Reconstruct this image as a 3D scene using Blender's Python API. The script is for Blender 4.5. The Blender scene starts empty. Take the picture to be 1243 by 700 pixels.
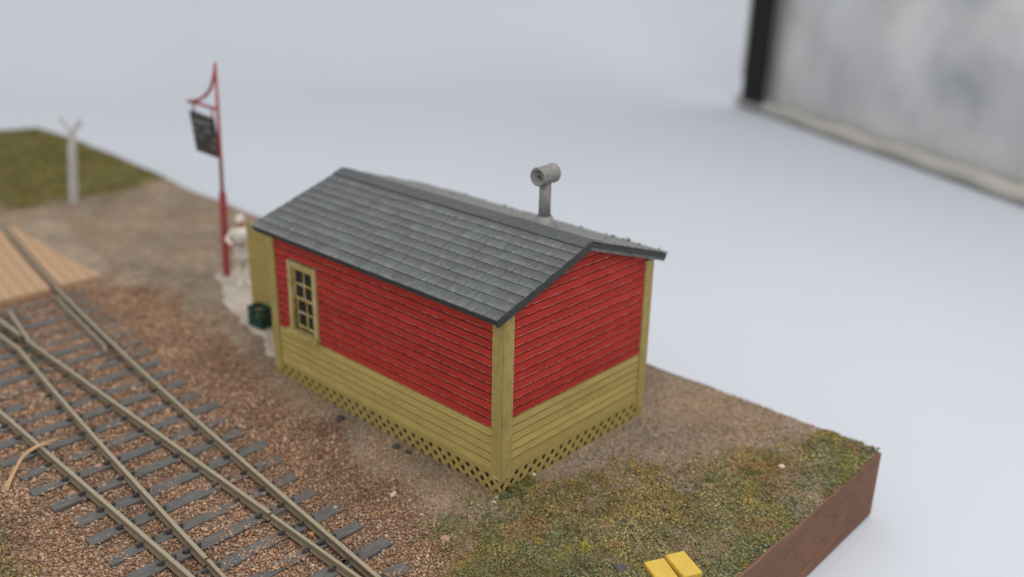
import bpy, bmesh, math, random
import numpy as np
from mathutils import Matrix, Vector, Euler
R = math.radians
random.seed(7); rng = np.random.default_rng(7)
scn = bpy.context.scene
COL = scn.collection

# ------------------------------------------------------------------ camera
def cam_axes(a, b, c):
    f = Vector((math.cos(b)*math.cos(a), math.cos(b)*math.sin(a), math.sin(b)))
    r = Vector((math.sin(a), -math.cos(a), 0)); u = r.cross(f)
    return r*math.cos(c)+u*math.sin(c), u*math.cos(c)-r*math.sin(c), f
cr, cu, cf = cam_axes(R(132.48), R(-21.196), R(1.195))
CAM = Vector((7.802, -8.382, 7.590))
cd = bpy.data.cameras.new('camera'); cam = bpy.data.objects.new('camera', cd); COL.objects.link(cam)
m = Matrix((cr, cu, -cf)).transposed().to_4x4(); m.translation = CAM; cam.matrix_world = m
cd.sensor_width = 36; cd.lens = 36*1157.2/1243; cd.clip_start = .1; cd.clip_end = 500
cd.dof.use_dof = True; cd.dof.focus_distance = 12.4; cd.dof.aperture_fstop = cd.lens/1000/.205
cd.dof.aperture_blades = 0
scn.camera = cam
# ------------------------------------------------------------------ world and lamps (a light tent)
w = bpy.data.worlds.new('World'); scn.world = w; w.use_nodes = True
bgn = w.node_tree.nodes['Background']; bgn.inputs[0].default_value = (1.0, .975, .94, 1); bgn.inputs[1].default_value = .88
def area(name, loc, target, size, power, col=(1, 1, 1)):
    l = bpy.data.lights.new(name, 'AREA'); l.shape = 'SQUARE'; l.size = size; l.energy = power; l.color = col
    o = bpy.data.objects.new(name, l); COL.objects.link(o); o.location = loc
    o.rotation_euler = (Vector(target)-Vector(loc)).to_track_quat('-Z', 'Y').to_euler(); return o
area('tent_lamp', (8, 6, 30), (-3, 1, 0), 16, 3300, (1, .97, .93))
scn.view_settings.view_transform = 'Standard'; scn.view_settings.look = 'None'
scn.view_settings.exposure = .5; scn.view_settings.gamma = 1; scn.view_settings.use_curve_mapping = False
scn.render.engine = 'CYCLES'

# ------------------------------------------------------------------ helpers
def obj(name, me, mat=None, parent=None, loc=None, rot=None, scale=None):
    o = bpy.data.objects.new(name, me); COL.objects.link(o)
    if mat is not None and me is not None and len(me.materials) == 0: me.materials.append(mat)
    if parent: o.parent = parent
    if loc is not None: o.location = loc
    if rot is not None: o.rotation_euler = rot
    if scale is not None: o.scale = scale
    return o
def tag(o, label, cat, group=None, kind=None):
    o['label'] = label; o['category'] = cat
    if group: o['group'] = group
    if kind: o['kind'] = kind
    return o
def empty(name, loc=(0, 0, 0), rot=(0, 0, 0)):
    o = bpy.data.objects.new(name, None); COL.objects.link(o); o.location = loc; o.rotation_euler = rot
    o.empty_display_size = .1; return o
def bm_mesh(bm, name='m', smooth=False):
    me = bpy.data.meshes.new(name); bmesh.ops.recalc_face_normals(bm, faces=bm.faces)
    bm.to_mesh(me); bm.free()
    if smooth:
        for p in me.polygons: p.use_smooth = True
    return me
def add_box(bm, x0, x1, y0, y1, z0, z1):
    v = [bm.verts.new(p) for p in ((x0,y0,z0),(x1,y0,z0),(x1,y1,z0),(x0,y1,z0),(x0,y0,z1),(x1,y0,z1),(x1,y1,z1),(x0,y1,z1))]
    for f in ((3,2,1,0),(4,5,6,7),(0,1,5,4),(1,2,6,5),(2,3,7,6),(3,0,4,7)): bm.faces.new([v[i] for i in f])
def box(x0, x1, y0, y1, z0, z1, bev=0, seg=1):
    bm = bmesh.new(); add_box(bm, x0, x1, y0, y1, z0, z1)
    if bev: bmesh.ops.bevel(bm, geom=bm.edges[:], offset=bev, segments=seg, affect='EDGES')
    return bm_mesh(bm)
def add_prism(bm, poly, d, axis):
    """poly: list of 3-D points (planar), extruded by vector d"""
    a = [bm.verts.new(p) for p in poly]; d = Vector(d); b = [bm.verts.new(Vector(p)+d) for p in poly]
    n = len(a); bm.faces.new(a); bm.faces.new(b[::-1])
    for i in range(n): bm.faces.new((a[i], b[i], b[(i+1) % n], a[(i+1) % n]))
def prism(poly, d, bev=0):
    bm = bmesh.new(); add_prism(bm, poly, d, None)
    if bev: bmesh.ops.bevel(bm, geom=bm.edges[:], offset=bev, segments=1, affect='EDGES')
    return bm_mesh(bm)
def add_lathe(bm, prof, n=24, M=None):
    rings = []
    for r, z in prof:
        rings.append([bm.verts.new((r*math.cos(2*math.pi*i/n), r*math.sin(2*math.pi*i/n), z)) for i in range(n)])
    for a, b in zip(rings, rings[1:]):
        for i in range(n): bm.faces.new((a[i], a[(i+1) % n], b[(i+1) % n], b[i]))
    if M is not None: bmesh.ops.transform(bm, matrix=M, verts=[v for r in rings for v in r])
    return rings
def add_tube(bm, pts, rad, n=8, cap=True):
    pts = [Vector(p) for p in pts]; rad = rad if isinstance(rad, (list, tuple)) else [rad]*len(pts)
    rings = []; up = Vector((0, 0, 1))
    for i, p in enumerate(pts):
        t = (pts[min(i+1, len(pts)-1)]-pts[max(i-1, 0)]).normalized()
        s = t.cross(up); s = t.cross(Vector((1, 0, 0))) if s.length < 1e-3 else s
        s.normalize(); q = s.cross(t)
        rings.append([bm.verts.new(p+(s*math.cos(k*2*math.pi/n)+q*math.sin(k*2*math.pi/n))*rad[i]) for k in range(n)])
    for a, b in zip(rings, rings[1:]):
        for k in range(n): bm.faces.new((a[k], a[(k+1) % n], b[(k+1) % n], b[k]))
    if cap: bm.faces.new(rings[0][::-1]); bm.faces.new(rings[-1])
def sweep(pts, prof):
    """profile (offset, z) swept along points lying in a horizontal plane"""
    bm = bmesh.new(); rings = []
    for i, p in enumerate(pts):
        a = pts[max(i-1, 0)]; b = pts[min(i+1, len(pts)-1)]
        t = Vector((b[0]-a[0], b[1]-a[1], 0)).normalized(); nrm = Vector((-t.y, t.x, 0))
        rings.append([bm.verts.new((p[0]+nrm.x*o, p[1]+nrm.y*o, p[2]+z)) for o, z in prof])
    n = len(prof)
    for a, b in zip(rings, rings[1:]):
        for k in range(n): bm.faces.new((a[k], a[(k+1) % n], b[(k+1) % n], b[k]))
    bm.faces.new(rings[0][::-1]); bm.faces.new(rings[-1])
    me = bm_mesh(bm); me.materials.append(M_RAIL); me.materials.append(M_RAILTOP)
    for p in me.polygons:
        if p.normal.z > .5 and p.center.z > -.02: p.material_index = 1
    return me
def clip_poly(poly, a, b, c):
    """keep a*x+b*y<=c of a 2-D polygon"""
    out = []
    for i in range(len(poly)):
        p, q = poly[i], poly[(i+1) % len(poly)]; dp = a*p[0]+b*p[1]-c; dq = a*q[0]+b*q[1]-c
        if dp <= 0: out.append(p)
        if dp*dq < 0: t = dp/(dp-dq); out.append((p[0]+(q[0]-p[0])*t, p[1]+(q[1]-p[1])*t))
    return out
# ---- numpy value noise
_tab = rng.random((256, 256))
def vnoise(x, y, s=1.):
    x = np.asarray(x, float)/s+91.7; y = np.asarray(y, float)/s+37.3
    xi = np.floor(x).astype(int); yi = np.floor(y).astype(int); fx = x-xi; fy = y-yi
    fx = fx*fx*(3-2*fx); fy = fy*fy*(3-2*fy); t = lambda i, j: _tab[i & 255, j & 255]
    return (t(xi, yi)*(1-fx)+t(xi+1, yi)*fx)*(1-fy)+(t(xi, yi+1)*(1-fx)+t(xi+1, yi+1)*fx)*fy
def fbm(x, y, s, o=4):
    return sum(vnoise(x+17*k, y-9*k, s/2**k)*.5**k for k in range(o))/sum(.5**k for k in range(o))
def sstep(a, b, x): t = np.clip((np.asarray(x, float)-a)/(b-a), 0, 1); return t*t*(3-2*t)
# ---- materials
class NT:
    def __init__(s, name):
        s.m = bpy.data.materials.new(name); s.m.use_nodes = True; s.t = s.m.node_tree; s.b = s.t.nodes['Principled BSDF']
        s.k = 0
    def n(s, ty, **kw):
        nd = s.t.nodes.new(ty)
        for k, v in kw.items(): setattr(nd, k, v)
        return nd
    def l(s, a, b): s.t.links.new(a, b)
    def coord(s, kind='Object', rnd=False, scale=None):
        tc = s.n('ShaderNodeTexCoord').outputs[kind]
        if rnd:
            oi = s.n('ShaderNodeObjectInfo'); mu = s.n('ShaderNodeVectorMath', operation='SCALE')
            cb = s.n('ShaderNodeCombineXYZ'); s.l(oi.outputs['Random'], cb.inputs[0]); s.l(oi.outputs['Random'], cb.inputs[1]); s.l(oi.outputs['Random'], cb.inputs[2])
            s.l(cb.outputs[0], mu.inputs[0]); mu.inputs['Scale'].default_value = 57.
            ad = s.n('ShaderNodeVectorMath', operation='ADD'); s.l(tc, ad.inputs[0]); s.l(mu.outputs[0], ad.inputs[1]); tc = ad.outputs[0]
        if scale:
            mp = s.n('ShaderNodeVectorMath', operation='MULTIPLY'); s.l(tc, mp.inputs[0]); mp.inputs[1].default_value = scale; tc = mp.outputs[0]
        return tc
    def noise(s, co, sc, det=4, ro=.6):
        nd = s.n('ShaderNodeTexNoise'); s.l(co, nd.inputs['Vector']); nd.inputs['Scale'].default_value = sc
        nd.inputs['Detail'].default_value = det; nd.inputs['Roughness'].default_value = ro; return nd.outputs['Fac']
    def ramp(s, fac, stops):
        nd = s.n('ShaderNodeValToRGB'); e = nd.color_ramp.elements
        while len(e) < len(stops): e.new(.5)
        for el, (p, c) in zip(e, stops): el.position = p; el.color = c if len(c) == 4 else (*c, 1)
        s.l(fac, nd.inputs[0]); return nd.outputs[0]
    def mix(s, fac, a, b):
        nd = s.n('ShaderNodeMix', data_type='RGBA')
        for sock, v in ((nd.inputs[0], fac), (nd.inputs[6], a), (nd.inputs[7], b)):
            if isinstance(v, (int, float)): sock.default_value = v
            elif isinstance(v, tuple): sock.default_value = (*v, 1) if len(v) == 3 else v
            else: s.l(v, sock)
        return nd.outputs[2]
    def math(s, op, a, b=0.):
        nd = s.n('ShaderNodeMath', operation=op)
        for sock, v in ((nd.inputs[0], a), (nd.inputs[1], b)):
            if isinstance(v, (int, float)): sock.default_value = v
            else: s.l(v, sock)
        return nd.outputs[0]
    def bump(s, h, st=.3, d=.01):
        nd = s.n('ShaderNodeBump'); nd.inputs['Strength'].default_value = st; nd.inputs['Distance'].default_value = d
        s.l(h, nd.inputs['Height']); s.l(nd.outputs[0], s.b.inputs['Normal'])
    def fin(s, col=None, rough=.8, spec=.3, metal=0.):
        if col is not None:
            if isinstance(col, tuple): s.b.inputs['Base Color'].default_value = (*col, 1)
            else: s.l(col, s.b.inputs['Base Color'])
        if isinstance(rough, (int, float)): s.b.inputs['Roughness'].default_value = rough
        else: s.l(rough, s.b.inputs['Roughness'])
        s.b.inputs['Specular IOR Level'].default_value = spec; s.b.inputs['Metallic'].default_value = metal
        return s.m
BW = lambda a, b: [(a, (0, 0, 0)), (b, (1, 1, 1))]

def board_mat(name, base, dark, dust_glint, dust_glint_amt):
    t = NT(name); co = t.coord('Object', True); raw = t.coord('Object')
    grain = t.noise(t.coord('Object', True, (3, 3, 60)), 2.2, 5, .7)
    blot = t.noise(co, 2.4, 4); col = t.mix(t.ramp(blot, BW(.35, .7)), base, dark)
    oi = t.n('ShaderNodeObjectInfo'); hs = t.n('ShaderNodeHueSaturation'); t.l(col, hs.inputs['Color'])
    t.l(t.math('ADD', t.math('MULTIPLY', oi.outputs['Random'], .22), .89), hs.inputs['Value']); col = hs.outputs[0]
    # pale drip edge: chipped, dusty paint plus a painted highlight on the lip; loose specks
    sx = t.n('ShaderNodeSeparateXYZ'); t.l(raw, sx.inputs[0])
    edge = t.ramp(sx.outputs[2], [(0.0, (1, 1, 1)), (.010, (1, 1, 1)), (.019, (0, 0, 0))])
    wear_lit = t.ramp(t.noise(co, 9, 5, .75), BW(.42, .66))
    f = t.math('MULTIPLY', t.math('MULTIPLY', edge, wear_lit), dust_glint_amt)
    sp = t.ramp(t.noise(co, 48, 2, .5), BW(.735, .76)); f = t.math('MAXIMUM', f, t.math('MULTIPLY', sp, .3*dust_glint_amt+.1))
    col = t.mix(f, col, dust_glint)
    t.bump(t.math('ADD', grain, t.math('MULTIPLY', t.noise(co, 40, 3), .5)), .35, .012)
    return t.fin(col, .68, .12)
M_RED = board_mat('red_paint', (.335, .030, .022), (.265, .024, .019), (.60, .36, .31), .62)
M_OCH = board_mat('ochre_paint', (.365, .285, .098), (.30, .231, .077), (.52, .44, .21), .55)
def post_mat():
    t = NT('ochre_trim'); co = t.coord('Object', True)
    col = t.mix(t.ramp(t.noise(t.coord('Object', True, (10, 10, 1.2)), 2.2, 5, .7), BW(.3, .72)), (.325, .253, .084), (.225, .174, .057))
    sp = t.ramp(t.noise(co, 26, 4, .8), BW(.62, .75)); col = t.mix(t.math('MULTIPLY', sp, .55), col, (.15, .115, .04))
    ge = t.n('ShaderNodeNewGeometry'); wr = t.ramp(ge.outputs['Pointiness'], BW(.555, .64))
    col = t.mix(t.math('MULTIPLY', t.math('MULTIPLY', wr, t.ramp(t.noise(co, 6, 4), BW(.4, .6))), .6), col, (.55, .47, .27))
    t.bump(t.noise(t.coord('Object', True, (14, 14, 2)), 4, 5, .7), .4, .012); return t.fin(col, .65, .25)
M_TRIM = post_mat()
def flat_trim():
    t = NT('ochre_lattice_paint'); co = t.coord('Object')
    col = t.mix(t.ramp(t.noise(co, 5, 5, .7), BW(.3, .7)), (.335, .262, .088), (.265, .205, .068))
    col = t.mix(t.math('MULTIPLY', t.ramp(t.noise(co, 30, 4, .8), BW(.62, .75)), .4), col, (.16, .12, .045))
    t.bump(t.noise(co, 30, 4, .7), .3, .01); return t.fin(col, .7, .2)
M_LAT = flat_trim()
def roof_mat():
    t = NT('slate_shingle'); co = t.coord('Object', True)
    st = t.noise(t.coord('Object', True, (26, 2.4, 2)), 2.0, 5, .75)      # emboss striations down the slope
    col = t.mix(t.ramp(t.noise(co, 2.5, 4), BW(.3, .7)), (.080, .089, .094), (.056, .062, .067))
    oi = t.n('ShaderNodeObjectInfo'); hs = t.n('ShaderNodeHueSaturation'); t.l(col, hs.inputs['Color'])
    t.l(t.math('ADD', t.math('MULTIPLY', oi.outputs['Random'], .34), .83), hs.inputs['Value']); col = hs.outputs[0]
    sx = t.n('ShaderNodeSeparateXYZ'); t.l(t.coord('Object'), sx.inputs[0])
    low = t.ramp(sx.outputs[1], [(0, (1, 1, 1)), (.11, (.22, .22, .22)), (.2, (.12, .12, .12))])
    dry = t.math('MULTIPLY', t.math('MULTIPLY', t.ramp(st, BW(.48, .62)), low), .95)
    dry = t.math('MAXIMUM', dry, t.math('MULTIPLY', t.ramp(t.noise(co, 34, 4, .8), BW(.56, .72)), .42))
    col = t.mix(dry, col, (.33, .345, .345))
    t.bump(t.math('ADD', st, t.math('MULTIPLY', t.noise(co, 45, 3, .7), .8)), .9, .014)
    return t.fin(col, .58, .35)
M_ROOF = roof_mat()
def simple(name, c1, c2, sc=6, rough=.7, spec=.3, metal=0, bump=.3, bd=.01, st=(1, 1, 1), rnd=True, sp=None):
    t = NT(name); co = t.coord('Object', rnd, st); f = t.noise(co, sc, 5, .65); col = t.mix(t.ramp(f, BW(.3, .7)), c1, c2)
    if sp: col = t.mix(t.ramp(t.noise(co, sc*4, 3, .7), BW(.62, .7)), col, sp)
    if bump: t.bump(t.noise(co, sc*5, 4, .7), bump, bd)
    return t.fin(col, rough, spec, metal)
M_EDGE = simple('dark_roof_edge', (.022, .024, .026), (.045, .048, .05), 8, .6, bump=.5)
M_BACKROOF = simple('pale_rear_shingle', (.115, .12, .118), (.175, .175, .165), 5, .7, bump=.6, sp=(.27, .265, .245))  # paler grey than the front shingles
M_JACK = simple('grey_cast_metal', (.14, .14, .135), (.21, .21, .205), 14, .55, .4, .15, .4, .006, sp=(.30, .30, .29))
M_JACKD = simple('dark_bore_metal', (.03, .03, .03), (.07, .07, .065), 14, .7)  # darker metal tone for the disc in the bore
M_DARK = simple('shade_black', (.012, .012, .012), (.02, .02, .02), 4, .9, .1)  # near-black colour standing in for shade inside and behind the shed parts
M_RAIL = simple('weathered_rail', (.215, .175, .118), (.145, .112, .074), 9, .55, .3, 0, .25, .004, (1, 6, 6), sp=(.27, .225, .15))
M_RAILTOP = simple('worn_rail_head', (.30, .262, .188), (.23, .197, .138), 7, .45, .4, 0, .2, .003, (1, 6, 6))
M_TIE = simple('grey_black_tie', (.085, .085, .085), (.155, .152, .146), 5, .8, .25, 0, .9, .02, (5, 1.0, 5), sp=(.17, .14, .12))
M_SPIKE = simple('dark_iron', (.03, .03, .03), (.06, .055, .05), 20, .6)
M_PLANK = simple('bare_plank', (.44, .29, .18), (.35, .225, .135), 4, .75, .2, 0, .5, .01, (1, 9, 9))
M_WHITE = simple('white_post_paint', (.50, .50, .49), (.40, .40, .39), 4, .6)
M_POLE = simple('red_pole_paint', (.30, .045, .05), (.24, .035, .04), 6, .6, .4)
M_SIGN = simple('black_sign_board', (.020, .018, .018), (.035, .03, .03), 6, .5)
M_LETTER = simple('faded_grey_lettering', (.11, .11, .11), (.19, .19, .185), 9, .6)
M_PLASTER = simple('pale_plaster', (.43, .395, .345), (.32, .28, .235), 3, .9, .15, 0, .8, .03, sp=(.30, .25, .21))
M_GREEN = simple('dark_green_paint', (.015, .055, .04), (.008, .035, .027), 6, .5)
M_YEL = simple('yellow_paint', (.56, .385, .062), (.48, .325, .045), 5, .42, .4, 0, .25, .006, sp=(.42, .28, .04))
M_STRAW = simple('dry_straw', (.48, .33, .19), (.36, .22, .11), 9, .7)
def ps(name, c, r=.6): t = NT(name); return t.fin(c, r)
M_GLASS = NT('shade_painted_glass').fin((.012, .014, .014), .22, .45)  # opaque panes painted near-black for the unlit room behind
def attr_mat(name, rough=.9, spec=.2, fine=0):
    t = NT(name); a = t.n('ShaderNodeAttribute'); a.attribute_name = 'Col'; return t.fin(a.outputs['Color'], rough, spec)
M_GRAIN = attr_mat('gravel_grain'); M_TURF = attr_mat('turf_fibre', .85)

# ------------------------------------------------------------------ layout functions
X0, X1, Y0, Y1, ZF = -28.0, 3.30, -7.0, 5.2, -1.27
def railA(x): return ((-7.686e-5*x+1.0308e-3)*x-.087549)*x-2.3089
def dA(x): return (3*-7.686e-5*x+2*1.0308e-3)*x-.087549
YD, YB = -3.91, -2.475
def height(x, y):
    x = np.asarray(x, float); y = np.asarray(y, float)
    lim = np.where(x < 0, .15, .15-.45*np.clip(x, 0, 1.5))          # shoulder of the ballast bed
    edge = np.minimum(railA(np.clip(x, -27, 2))+1.35, -.05)
    k = sstep(edge-.35, edge+.55, y)
    h = -.168*(1-k)+.0*k
    out = sstep(-4.6, -5.6, y); h = h*(1-out*.4)
    h = h+.05*sstep(-3.5, -5.6, x)*sstep(-1.2, 0.2, y)
    h = h+.32*np.exp(-(((x+24.5)/3.6)**2+((y-3.4)/2.2)**2))+.10*sstep(-17.5, -19.5, x)*sstep(-.3, 1.2, y)
    h = h+(fbm(x, y, 2.4, 3)-.5)*.10*sstep(.0, 1., np.abs(y-.0)+np.maximum(x, -x-5.5))*(.35+.65*k)
    e = np.minimum(np.minimum(x-X0, X1-x), np.minimum(y-Y0, Y1-y))
    h = h-.10*(1-sstep(0, .28, e+.10*(vnoise(x, y, .5)-.5)))
    return h
def zones(x, y):
    n = fbm(x, y, 1.3, 4)-.5; n2 = fbm(x+50, y+20, .5, 3)-.5
    edge = np.where(x < -6, .15-.0*x, np.where(x < 0, -.25-.06*(x+6), -.62))
    edge = edge-np.clip(x-.0, 0, 2)*1.1-.18*sstep(-6, -2, x)
    ballast = 1-sstep(-.25, .25, y-edge+n*1.1+n2*.5)
    ballast = ballast*(1-sstep(-12.0, -12.9, x)*sstep(-2.9, -2.2, y)*.8)
    gline = .10+.50*np.maximum(y, 0)+np.where(y < 0, -.1*y, 0)
    grass = sstep(-.40, .40, x-gline+n*1.6+n2*.7)*sstep(-1.9, -1.0, y+n)
    fg = sstep(-18.3, -19.1, x-.05*y+n*1.0)*sstep(.1, .8, y+.6*n)
    lb = sstep(-4.9, -5.5, y+n*.7)                                   # grass outside the far rail
    grass = np.clip(np.maximum(np.maximum(grass, fg), lb*.85), 0, 1)
    grass = grass*(1-.75*sstep(.53, .66, fbm(x+70, y-30, .6, 3))*(lb < .3)*(x > -15))
    tuft = np.exp(-(((x-.02)/.30)**2+((y-.33)/.42)**2))              # clump by the near corner post
    grass = np.maximum(grass, sstep(.35, .6, tuft+n*.3))
    ballast = ballast*(1-grass*.85)
    return ballast, grass, n, n2
PB = np.array([(.32,.195,.125),(.25,.145,.092),(.40,.265,.18),(.20,.118,.08),(.47,.345,.24),(.37,.205,.115),(.33,.245,.18)])
PD = np.array([(.27,.212,.158),(.31,.25,.19),(.225,.172,.125),(.37,.305,.235),(.29,.21,.145)])
PG = np.array([(.21,.175,.06),(.135,.13,.055),(.27,.21,.068),(.17,.155,.078),(.24,.18,.085),(.12,.118,.06),(.245,.21,.07),(.28,.215,.13),(.19,.13,.07)])
def hcol(x, y):
    b, g, n, n2 = zones(x, y); v = (.84+.5*(fbm(x+9, y+3, .35, 3)-.5)+.5*n)[..., None]
    c = np.array((.29,.228,.172))*(1-b[..., None])+np.array((.26,.16,.105))*b[..., None]
    gc = np.where((x < -17)[..., None], np.array((.125, .125, .042)), np.array((.16, .14, .07)))
    c = c*(1-g[..., None])+gc*g[..., None]
    return c*v
# ------------------------------------------------------------------ the setting
def grid_mesh(name, xs, ys, zf, cf=None):
    X, Y = np.meshgrid(xs, ys, indexing='ij'); Z = zf(X, Y); V = np.stack((X, Y, Z), -1).reshape(-1, 3)
    nx, ny = len(xs), len(ys); i = np.arange(nx*ny).reshape(nx, ny)
    F = np.stack((i[:-1, :-1], i[1:, :-1], i[1:, 1:], i[:-1, 1:]), -1).reshape(-1, 4)
    return np_mesh(name, V, F, None if cf is None else cf(X, Y).reshape(-1, 3), True)
def np_mesh(name, V, F, C=None, smooth=False):
    me = bpy.data.meshes.new(name); k = F.shape[1]
    me.vertices.add(len(V)); me.vertices.foreach_set('co', np.ascontiguousarray(V, np.float32).ravel())
    me.loops.add(F.size); me.loops.foreach_set('vertex_index', np.ascontiguousarray(F, np.int32).ravel())
    me.polygons.add(len(F)); me.polygons.foreach_set('loop_start', np.arange(0, F.size, k, dtype=np.int32))
    me.update(calc_edges=True); me.validate()
    if smooth: me.polygons.foreach_set('use_smooth', np.ones(len(F), bool))
    if C is not None:
        a = me.attributes.new('Col', 'FLOAT_COLOR', 'POINT')
        a.data.foreach_set('color', np.concatenate((C, np.ones((len(C), 1))), 1).astype(np.float32).ravel())
    return me
def fineh(x, y):
    b, g, n, n2 = zones(x, y)
    return height(x, y)+(fbm(x, y, .16, 3)-.5)*(.022+.03*b+.085*g)
_fh = fineh
def groundh(x, y):
    e = np.minimum(np.minimum(x-X0, X1-x), np.minimum(y-Y0, Y1-y)); return _fh(x, y)-.14*(1-sstep(.0, .05, e))
gx = np.concatenate((np.linspace(X0, -12, 110, endpoint=False), np.linspace(-12, X1-.06, 340), (X1-.03, X1-.012)))
gy = np.concatenate((np.linspace(Y0+.012, Y1-.06, 258), (Y1-.03, Y1-.012)))
t = NT('ground_earth'); a = t.n('ShaderNodeAttribute'); a.attribute_name = 'Col'; co = t.coord('Object')
nz = t.noise(co, 22, 5, .75); gc = t.mix(.5, a.outputs['Color'], t.mix(t.ramp(nz, BW(.35, .65)), (.0, .0, .0), (1, 1, 1)))
mm = t.n('ShaderNodeMix', data_type='RGBA', blend_type='OVERLAY'); mm.inputs[0].default_value = .35
t.l(a.outputs['Color'], mm.inputs[6]); t.l(t.ramp(nz, BW(.3, .7)), mm.inputs[7])
t.bump(t.noise(co, 30, 5, .8), .7, .02); M_GROUND = t.fin(mm.outputs[2], .95, .1)
g = obj('ground', grid_mesh('ground', gx, gy, groundh, hcol), M_GROUND); g['kind'] = 'structure'

# base block: a sawn board painted red-brown
t = NT('base_block_paint'); co = t.coord('Object'); wv = t.noise(t.coord('Object', False, (.5, .35, 3.2)), 2.2, 6, .7)
col = t.mix(t.ramp(t.noise(co, 1.1, 5, .65), BW(.32, .68)), (.190, .096, .060), (.135, .073, .050))
col = t.mix(t.math('MULTIPLY', t.ramp(wv, BW(.50, .68)), .5), col, (.21, .122, .080))
col = t.mix(t.math('MULTIPLY', t.ramp(t.noise(co, 2.4, 6, .85), BW(.60, .72)), .65), col, (.075, .048, .042))
col = t.mix(t.math('MULTIPLY', t.ramp(t.noise(t.coord('Object', False, (1, .55, 1.4)), 1.6, 3, .5), [(.485, (0, 0, 0)), (.5, (1, 1, 1)), (.515, (0, 0, 0))]), .55), col, (.06, .04, .036))
t.bump(wv, .35, .03); M_BASE = t.fin(col, .75, .15)
bm = bmesh.new()
def ring(z, ins, jit=0):
    pts = []
    n = 60
    for (ax, ay), (bx, by) in (((X0, Y0), (X1, Y0)), ((X1, Y0), (X1, Y1)), ((X1, Y1), (X0, Y1)), ((X0, Y1), (X0, Y0))):
        for i in range(n):
            s = i/n; x = ax+(bx-ax)*s; y = ay+(by-ay)*s
            x += ins*(1 if x < (X0+X1)/2 else -1)*(abs(x-X0) < 1e-6 or abs(x-X1) < 1e-6); y += ins*(1 if y < 0 else -1)*(abs(y-Y0) < 1e-6 or abs(y-Y1) < 1e-6)
            j = (float(vnoise(x*3+y, y*3, .6))-.5)*jit
            pts.append(bm.verts.new((x, y, z+j)))
    return pts
rs = [ring(ZF+.0, .04), ring(ZF+.04, .0), ring(-.20, 0, .03), ring(-.10, 0, .07), ring(-.085, .03, .06), ring(-.13, .10, .02)]
for a_, b_ in zip(rs, rs[1:]):
    for i in range(len(a_)): bm.faces.new((a_[i], a_[(i+1) % len(a_)], b_[(i+1) % len(a_)], b_[i]))
bm.faces.new(rs[0][::-1])
bmesh.ops.translate(bm, verts=bm.verts[:], vec=(0, 0, 0))
o = obj('diorama_base', bm_mesh(bm), M_BASE); tag(o, 'thick red-brown painted base block under the model railway scene', 'base')

# light tent: white cloth sweep and a silver side panel
hd = Vector((15.83, -8.89, 0)).normalized(); hn = Vector((-hd.y, hd.x, 0))      # hem direction, away from camera
hp = Vector((-16.65, 36.2, ZF))
bd = Vector((-hn.x, -hn.y, 0))                                                   # along the back wall towards the left
t = NT('white_tent_cloth'); co = t.coord('Object'); col = t.mix(t.ramp(t.noise(co, .12, 3), BW(.3, .7)), (.492, .524, .584), (.51, .542, .60))
M_CLOTH = t.fin(col, .75, .25)
bm = bmesh.new(); rr = 16; prof = [(90, 0)]+[(rr-rr*math.sin(R(q)), rr-rr*math.cos(R(q))) for q in range(0, 91, 6)]+[(0, 60)]
back0 = hp-hd*24
rows = []
for s in np.linspace(-60, 110, 30):
    rows.append([bm.verts.new(back0+bd*float(s)+hd*d_+Vector((0, 0, z_))) for d_, z_ in prof])
for a_, b_ in zip(rows, rows[1:]):
    for k in range(len(prof)-1): bm.faces.new((a_[k], b_[k], b_[k+1], a_[k+1]))
o = obj('backdrop', bm_mesh(bm, smooth=True), M_CLOTH); o['kind'] = 'structure'

tp = empty('light_tent_panel', hp)
t = NT('silver_cloth'); co = t.coord('Object'); M_SILV = t.fin(t.mix(t.ramp(t.noise(co, .22, 4), BW(.36, .64)), (.55, .56, .57), (.40, .41, .42)), .55, .4, .2)  # light and dark colour noise paints the wrinkle shading
def pan(S_, T_):
    return
ns, nt = 70, 50; V = np.zeros((ns, nt, 3))
for i, s in enumerate(np.linspace(-.2, 44, ns)):
    for j, h in enumerate(np.linspace(.05, 34, nt)):
        wv_ = (float(fbm(s, h*1.4, 9, 4))-.5)*3.2*min(1, h/4+.15)*min(1, s/4)
        p = hd*float(s)+hn*wv_; V[i, j] = (p.x, p.y, h)
i_ = np.arange(ns*nt).reshape(ns, nt)
F = np.stack((i_[:-1, :-1], i_[1:, :-1], i_[1:, 1:], i_[:-1, 1:]), -1).reshape(-1, 4)
o = obj('reflective_sheet', np_mesh('sheet', V.reshape(-1, 3), F, None, True), M_SILV, tp)
md = o.modifiers.new('solid', 'SOLIDIFY'); md.thickness = .12
M_HEM = simple('grey_hem_cloth', (.40, .385, .35), (.32, .31, .29), .6, .8, rnd=False, bump=0)
bm = bmesh.new(); add_tube(bm, [hd*s+hn*(-.25+.05*math.sin(s*.6))+Vector((0, 0, .36+.05*math.sin(s*1.7))) for s in np.linspace(-.5, 44, 64)], .34, 10)
obj('hem', bm_mesh(bm, smooth=True), M_HEM, tp)
M_BLK = NT('black_webbing').fin((.010, .010, .010), .8, .2)
bm = bmesh.new(); L_ = []
for z in np.linspace(.55, 34, 24):
    x = .55+.06*math.sin(z*.35)+.012*z; L_.append([bm.verts.new(hd*(a_+x)+hn*b_+Vector((0, 0, z))) for a_, b_ in ((-.25, -.75), (1.45, -.75), (1.45, -.55), (-.25, -.55))])
for a_, b_ in zip(L_, L_[1:]):
    for k in range(4): bm.faces.new((a_[k], a_[(k+1) % 4], b_[(k+1) % 4], b_[k]))
bm.faces.new(L_[0]); bm.faces.new(L_[-1][::-1]); obj('edge_strip', bm_mesh(bm), M_BLK, tp)
M_SEAM = NT('beige_seam_tape').fin((.34, .33, .30), .8, .2)
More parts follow.
